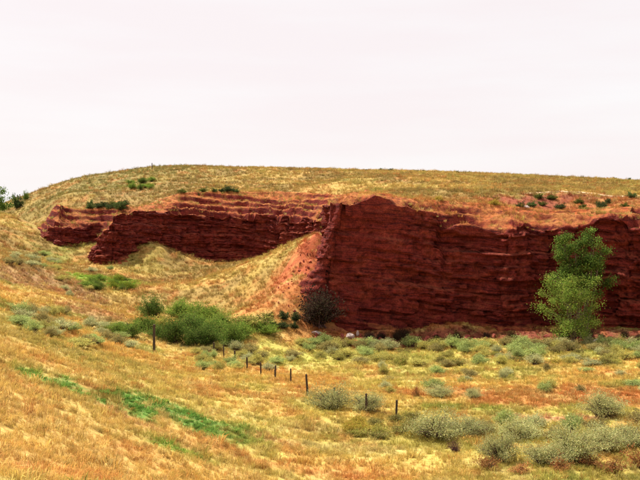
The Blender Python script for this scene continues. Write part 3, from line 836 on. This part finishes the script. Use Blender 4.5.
scatter(8, (130, 180, 155, 190), (1.6, 3.2), (.7, 1.3), B_green, 'shrub', 'green shrub on the grassy hilltop slope', 'shrub', 'green shrubs on the hilltop slope', 2.0, 'leaf', seed=17)
scatter(12, (520, 196, 640, 212), (1.0, 2.2), (.5, 1.0), B_dark, 'dark_shrub', 'dark shrub on the red slope above the sheer face', 'shrub', 'dark shrubs on the red upper slope', 1.6, 'leaf', seed=18)
scatter(9, (430, 205, 500, 225), (1.0, 2.0), (.5, 1.0), B_olive, 'olive_shrub', 'olive shrub on the orange slope above the sheer face', 'shrub', 'olive shrubs on the orange upper slope', 1.6, 'leaf', seed=19)

scatter(26, (330, 172, 640, 184), (.8, 1.8), (.5, .9), B_dark, 'dark_shrub', 'dark shrub on the level skyline of the bluff top', 'shrub', 'dark shrubs on the bluff skyline', 2.0, 'leaf', seed=20, sky=True)
# ------------------------------------------------------------------ trees
def make_tree(name, label, x, y, height, width, seed, palette, nleaf, crown_lo=.28, stems=3, lobes=None, group=None, ll=.34, lw=.22, thick=.016):
    global rng
    rng = np.random.default_rng(seed); rd = random.Random(seed)
    z = float(H(np.array([x]), np.array([y]))[0]) - .15
    t = bpy.data.objects.new(name, None); COL.objects.link(t); t.location = (x, y, z)
    trunk, limb, V, F, C, o = [], [], [], [], [], 0
    tips = []
    lobes = lobes or [(0, 0, 1.0, 1.0)]
    for (lx, ly, lr, lh) in lobes:
        for s in range(stems):
            az = rd.uniform(0, 6.28); sp = rd.uniform(.05, .20) * width * lr
            top = np.array([lx + math.cos(az) * sp, ly + math.sin(az) * sp, height * lh * rd.uniform(.72, .88)])
            b0 = np.array([rd.uniform(-.18, .18), rd.uniform(-.18, .18), -.2])
            pts = []
            for i in range(7):
                u = i / 6
                p = b0 * (1 - u) + top * u + np.array([math.sin(u * 5 + s) * .18, math.cos(u * 4 + s * 2) * .18, 0]) * u
                pts.append(p)
            r0 = thick * height * rd.uniform(.7, 1.0)
            trunk.append(tube(pts, [r0 * (1 - .85 * i / 6) for i in range(7)], 7))
            for k in range(11):
                u = rd.uniform(crown_lo * .8, .98)
                p0 = b0 * (1 - u) + top * u
                a2 = rd.uniform(0, 6.28); el = rd.uniform(.15, 1.0)
                ln = width * lr * .5 * rd.uniform(.5, 1.0) * (1.15 - .55 * abs(u - .5) * 2)
                p2 = p0 + np.array([math.cos(a2) * math.cos(el), math.sin(a2) * math.cos(el), math.sin(el) * .9]) * ln
                pm = (p0 + p2) / 2 + np.array([0, 0, -.06 * ln])
                limb.append(tube([p0, pm, p2], [r0 * .32, r0 * .2, r0 * .07], 4))
                tips += [p2, pm * .4 + p2 * .6, p2 + np.array([rd.gauss(0, .35), rd.gauss(0, .35), rd.gauss(.1, .3)])]
    per = max(8, nleaf // len(tips))
    pal = np.array(palette)
    for tp_ in tips:
        m = int(per * rd.uniform(.35, 1.6))
        sp = width * rd.uniform(.03, .068)
        p = tp_ + rng.normal(size=(m, 3)) * np.array([sp, sp, sp * .7])
        dr = rng.normal(size=(m, 3)) + np.array([0, 0, -.35])
        tone = rd.uniform(.5, 1.5)
        ci = rng.integers(0, len(pal), m)
        v, f, c = leaves(p, dr, ll * rng.uniform(.6, 1.2, m), lw * rng.uniform(.6, 1.2, m), np.clip(pal[ci] * tone * rng.normal(1, .12, (m, 1)), .01, .8))
        V.append(v); F.append(f + o); C.append(c); o += len(v)
    tv, tf = join(trunk); lv, lf = join(limb)
    tr = obj('trunk', mesh_np('trunk', tv, tf, True), M['bark'], t)
    obj('limb', mesh_np('limb', lv, lf, True), M['bark'], tr)
    obj('crown', mesh_np('crown', np.vstack(V), np.vstack(F), False, np.vstack(C)), M['leaf'], t)
    return tag(t, label, 'tree', group)
TREE1 = [(.14, .22, .033), (.19, .26, .042), (.10, .16, .028), (.24, .26, .055)]
TREE2 = [(.10, .17, .032), (.14, .22, .037), (.07, .12, .026), (.17, .22, .042)]
make_tree('cottonwood_tree', 'open yellow green tree with several bare stems before the red cliff', px_x(573, 113.5), 113.5, 9.6, 8.2, 41, TREE1, 15000, .14, 6, None, 'trees before the cliff', .19, .13, .0095)
make_tree('cottonwood_tree', 'taller darker green tree with a twin crown behind the open tree', px_x(583, 117), 117, 16.6, 7.6, 43, TREE2, 22000, .60, 3, [(-1.7, 0, .66, 1.0), (1.9, .2, .62, .97)], 'trees before the cliff', .22, .15)
make_tree('broadleaf_tree', 'bright green leafy tree at the far end of the hill', px_x(-6, 236), 236, 8.5, 10.0, 45, [(.10, .17, .03), (.13, .20, .035), (.08, .13, .025)], 4200, .15, 4, None, None, .45, .3)
plant_w('dark_shrub', B_dark, px_x(17, 240), 240, 2.6, 3.2, 'small dark conical bush next to the bright hill tree', 'shrub', None, False, 'leaf')
plant_w('dark_shrub', B_green, px_x(26, 250), 250, 1.8, 2.0, 'small green bush alone on the hill shoulder skyline', 'shrub', None, False, 'leaf')

# ------------------------------------------------------------------ fence
def post_mesh(h, r, seed, lean):
    rd = random.Random(seed); k = 8
    pts, rad = [], []
    for i in range(6):
        u = i / 5
        pts.append((lean[0] * u * h + rd.uniform(-.012, .012), lean[1] * u * h + rd.uniform(-.012, .012), -.45 + (h + .45) * u)); rad.append(r * rd.uniform(.9, 1.1) * (1.08 - .16 * u))
    v, f = tube(pts, rad, k)
    top = np.array(pts[-1]) + np.array([r * .3, 0, r * .5])
    v = np.vstack([v, top[None]])
    me = bpy.data.meshes.new('fence_post')
    n = len(v) - 1
    faces = [list(map(int, q)) for q in f] + [[n - k + j, n - k + (j + 1) % k, n] for j in range(k)]
    me.from_pydata([tuple(q) for q in v], [], faces); me.update()
    return me
fence_px = [(214, 354, 1.25), (224, 358, 1.3), (235, 364, 1.45), (247, 370, 1.3), (261, 375.5, 1.25), (275, 379, 1.3), (291, 383, 1.3), (308, 396, 1.75), (335, 405, 1.3), (366, 414, 1.5), (396, 419, 1.3)]
fence = bpy.data.objects.new('wire_fence', None); COL.objects.link(fence)
fp = []
for i, (px, py, h) in enumerate(fence_px):
    x, y, z = hit(px, py); fp.append((x, y, z, h))
fence.location = fp[7][:3]
f0 = Vector(fp[7][:3])
# the line goes on a little past the last post that shows
for i, (x, y, z, h) in enumerate(fp):
    ln = (random.uniform(-.05, .05), random.uniform(-.05, .05))
    if i == 7: ln = (-.09, .02)
    obj('fence_post', post_mesh(h, random.uniform(.075, .10), 700 + i, ln), M['post'], fence, Vector((x, y, z)) - f0)
for lv_ in (.35, .7, 1.02):
    pts = []
    for i, (x, y, z, h) in enumerate(fp):
        pts.append(np.array([x, y, z + lv_]) - np.array(f0))
        if i + 1 < len(fp):
            q = fp[i + 1]
            pts.append((np.array([x, y, z + lv_]) + np.array([q[0], q[1], q[2] + lv_])) / 2 - np.array(f0) + np.array([0, 0, -.05]))
    v, f = tube(pts, [.004] * len(pts), 4)
    obj('wire', mesh_np('wire', v, f), M['wire'], fence)
tag(fence, 'old wire fence on weathered dark wooden posts crossing the grass', 'fence')
x, y, z = hit(154, 352)
tag(obj('wooden_post', post_mesh(27 / FPX * y, .14, 790, (.01, 0)), M['post'], None, (x, y, z)), 'tall dark wooden post beside the green thicket', 'post')
x, y, z = hit(152, 169.5)
tag(obj('wooden_post', post_mesh(2.0, .14, 791, (0, 0)), M['post'], None, (x, y, z)), 'single thin post on the hilltop skyline', 'post')

# ------------------------------------------------------------------ loose rocks
def rock_mesh(seed):
    import bmesh
    bm = bmesh.new(); bmesh.ops.create_icosphere(bm, subdivisions=3, radius=.5)
    co = np.array([v.co[:] for v in bm.verts])
    nrm = co / .5
    a = fbm(nrm[:, 0] * 1.3 + seed, nrm[:, 1] * 1.3, nrm[:, 2] * 1.3, seed=seed, octv=3)
    for _ in range(7):
        rd = np.random.default_rng(seed * 9 + _); pl = rd.normal(size=3); pl /= np.linalg.norm(pl)
        dd = nrm @ pl; k = rd.uniform(.55, .8)
        nrm = nrm - np.where(dd > k, dd - k, 0)[:, None] * pl
    co = nrm * .5 * (.8 + .4 * a)[:, None]
    for v, c in zip(bm.verts, co): v.co = c
    me = bpy.data.meshes.new('boulder'); bm.to_mesh(me); bm.free(); return me
RK = [rock_mesh(i) for i in range(1, 5)]
RKP = [m.copy() for m in RK]
def rock(px, py, w, h, pale, label, group=None):
    x, y, z = hit(px, py); s = w / FPX * y; hh = h / FPX * y
    o = obj('boulder', random.choice(RKP if pale else RK), M['rockp'] if pale else M['rockr'], None, (x, y, z + hh * .3), random.uniform(0, 6), (s, s * .8, hh * 1.2))
    if group: label = ('big ' if w > 6 else ('tiny ' if w < 2 else 'thin ' if h < w * .55 else 'small upright ' if h > w * .9 else 'small ') if w < 4 else 'squat ' if h < 3.5 else 'chunky ') + label
    tag(o, label, 'rock', group)
rock(350, 338, 12, 6, True, 'pale flat boulder lying in the shade of the sheer cliff')
rock(358, 336, 5, 6, True, 'small pale upright stone beside the flat boulder')
rock(597, 344, 14, 6, True, 'pale boulder in front of the yellow green tree')
rock(316, 334, 14, 4, True, 'low pale slab near the prow of the cliff')
rock(527, 211, 7, 4, True, 'light outcrop stone on the red upper slope')
rock(97, 326, 5, 4, True, 'small white stone among shrubs on the left bank')
rd = random.Random(5)
for i in range(60):
    rock(rd.uniform(312, 645), rd.uniform(336.5, 342), rd.uniform(3, 8), rd.uniform(2, 5), False, 'red block fallen at the foot of the sheer cliff', 'fallen red blocks at the cliff foot')
for i in range(34):
    rock(rd.uniform(278, 314), rd.uniform(255, 318), rd.uniform(1.2, 4.2) , rd.uniform(1, 2.8), False, 'red block lying on the talus of the spur', 'red blocks on the talus')

# ------------------------------------------------------------------ grass (nobody could count it)
def tuft_mesh(name, seed, nb, spread, lean, bw, seedhead=False, leafy=False):
    r = np.random.default_rng(seed)
    V, F, C, o = [], [], [], 0
    for b in range(nb):
        az = r.uniform(0, 6.28); ra = spread * math.sqrt(r.uniform())
        base = np.array([math.cos(az) * ra, math.sin(az) * ra, -.05])
        a2 = az + r.normal() * .8; ln = lean * r.uniform(.2, 1.2); h = r.uniform(.5, 1.0)
        d = np.array([math.cos(a2), math.sin(a2), 0])
        mid = base + d * ln * .35 * h + np.array([0, 0, h * .6]); tip = base + d * ln * h + np.array([0, 0, h * (1.0 - .35 * ln)])
        s = np.array([-math.sin(a2 + r.normal() * .6), math.cos(a2 + r.normal() * .6), 0]) * bw * r.uniform(.6, 1.3)
        V += [base - s * .5, base + s * .5, mid + s * .42, mid - s * .42, tip]
        F += [[o, o + 1, o + 2], [o, o + 2, o + 3], [o + 3, o + 2, o + 4]]
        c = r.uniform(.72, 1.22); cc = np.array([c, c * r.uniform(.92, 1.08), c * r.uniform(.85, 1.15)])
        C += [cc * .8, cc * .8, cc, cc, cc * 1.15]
        o += 5
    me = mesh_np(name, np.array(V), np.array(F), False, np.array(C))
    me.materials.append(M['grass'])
    return bpy.data.objects.new(name, me)
tufts = [tuft_mesh('tuft_upright', 1, 26, .28, .45, .035), tuft_mesh('tuft_spread', 2, 30, .42, .95, .035), tuft_mesh('tuft_tall', 3, 18, .25, .35, .028),
         tuft_mesh('tuft_low', 4, 34, .55, 1.1, .05), tuft_mesh('tuft_leafy', 5, 36, .45, .9, .085)]

def grass_points(bands, xw, seed):
    r = np.random.default_rng(seed); out = []
    for (d0, d1, dens, size) in bands:
        hw = lambda d: .40 * d + xw
        area = (hw(d0) + hw(d1)) * (d1 - d0)
        n = int(area * dens)
        d = d0 + (d1 - d0) * r.uniform(size=n); x = r.uniform(-1, 1, n) * hw(d1)
        k = np.abs(x) < hw(d); d, x = d[k], x[k]
        out.append(np.column_stack([x, d, np.full(len(d), size)]))
    return np.vstack(out)
def grass_object(name, label, P, seed):
    r = np.random.default_rng(seed)
    x, y, sz = P.T
    z, t, ri, k = H(x, y, True)
    zs, _, _, fs = slope_z(x, y)
    on = (t > 0) & (fs > 0) & (np.abs(x - 40) < 113) & (t < ri + .5)
    z = np.where(on, zs, z)
    keep = ~((t > 1.3) & (t < ri + .4) & (np.abs(x - 40) < 113) & ~on)
    keep &= ~on | (r.uniform(size=len(x)) < .75 * fs ** .5)
    slope_red = fbm(x / 5, y / 5, seed=33)
    c = cover(x, y)
    redness = c[:, 0] / (c[:, 1] + .01)
    keep &= r.uniform(size=len(x)) > sstep(2.0, 3.4, redness) * np.where((y > 128) & (x > 8), .86, .5)
    clump = fbm(x / 1.1, y / 1.1, seed=35, octv=2)
    keep &= r.uniform(size=len(x)) > .16 * (1 - sstep(32, 60, y)) * sstep(2, 12, -x + 1) * (c[:, 1] < c[:, 0])
    keep &= r.uniform(size=len(x)) < .35 + 1.3 * sstep(.32, .62, clump)
    x, y, z, sz, c, clump = x[keep], y[keep], z[keep], sz[keep], c[keep], clump[keep]
    n = len(x)
    green = sstep(.0, .06, c[:, 1] - c[:, 0])
    # individual plants differ: some straw, some rust, some still green
    u = r.uniform(size=n)
    u = np.where(green > .4, .14 + .86 * u, u)
    c = np.where((u < .10)[:, None], c * .45 + PALE * .62, c)
    c = np.where(((u > .10) & (u < .19))[:, None], c * .5 + RUST * .5, c)
    c = np.where(((u > .19) & (u < .30))[:, None], c * .5 + OLIVE * .5, c)
    c = c * r.normal(1, .13, (n, 1)).clip(.6, 1.5)
    scl = sz * r.uniform(.5, 1.15, n) * np.where(r.uniform(size=n) < .07, 1.75, 1.0) * (.65 + .7 * clump) * (1 - .25 * green)
    idx = np.where(green > .5, np.where(r.uniform(size=n) < .6, 4, 3), r.integers(0, 4, n))
    me = bpy.data.meshes.new(name)
    me.vertices.add(n); me.vertices.foreach_set('co', np.column_stack([x, y, z]).astype(np.float32).ravel())
    a = me.attributes.new('col', 'FLOAT_COLOR', 'POINT'); a.data.foreach_set('color', np.column_stack([c, np.ones(n)]).astype(np.float32).ravel())
    a = me.attributes.new('scl', 'FLOAT', 'POINT'); a.data.foreach_set('value', scl.astype(np.float32))
    a = me.attributes.new('rotz', 'FLOAT', 'POINT'); a.data.foreach_set('value', r.uniform(0, 6.28, n).astype(np.float32))
    a = me.attributes.new('pick', 'INT', 'POINT'); a.data.foreach_set('value', idx.astype(np.int32))
    o = obj(name, me, M['grass'])
    ng = bpy.data.node_groups.new(name + '_spread', 'GeometryNodeTree')
    ng.interface.new_socket('Geometry', in_out='INPUT', socket_type='NodeSocketGeometry')
    ng.interface.new_socket('Geometry', in_out='OUTPUT', socket_type='NodeSocketGeometry')
    N, Lk = ng.nodes, ng.links
    gi, go = N.new('NodeGroupInput'), N.new('NodeGroupOutput')
    g2i = N.new('GeometryNodeGeometryToInstance')
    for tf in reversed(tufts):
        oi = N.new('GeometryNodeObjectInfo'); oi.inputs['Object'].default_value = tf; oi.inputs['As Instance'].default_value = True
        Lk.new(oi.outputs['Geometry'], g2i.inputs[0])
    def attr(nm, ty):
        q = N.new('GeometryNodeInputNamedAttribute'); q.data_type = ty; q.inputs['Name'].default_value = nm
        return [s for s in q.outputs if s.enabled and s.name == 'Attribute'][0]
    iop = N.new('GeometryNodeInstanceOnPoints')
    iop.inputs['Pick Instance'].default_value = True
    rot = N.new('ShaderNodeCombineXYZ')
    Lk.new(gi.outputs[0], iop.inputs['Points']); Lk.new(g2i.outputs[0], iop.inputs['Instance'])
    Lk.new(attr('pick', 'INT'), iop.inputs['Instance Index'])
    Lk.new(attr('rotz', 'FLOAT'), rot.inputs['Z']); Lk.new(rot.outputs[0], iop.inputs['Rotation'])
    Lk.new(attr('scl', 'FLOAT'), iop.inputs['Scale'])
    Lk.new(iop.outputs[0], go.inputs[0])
    md = o.modifiers.new('spread', 'NODES'); md.node_group = ng
    return tag(o, label, 'grass', None, 'stuff')
import os
GD = 1.0
P1 = grass_points([(8, 20, 24 * GD, .27), (20, 42, 30 * GD, .30), (42, 80, 20 * GD, .36), (80, 125, 10 * GD, .44)], 7, 5)
grass_object('valley_grass', 'dry straw and rust grass with green patches on the valley floor', P1, 6)
P2 = grass_points([(125, 175, 4.5 * GD, .62), (175, 235, 2.6 * GD, .72), (235, 345, 1.5 * GD, .80)], 12, 7)
grass_object('hill_grass', 'short yellow grass over the hillside and the bluff top', P2, 8)
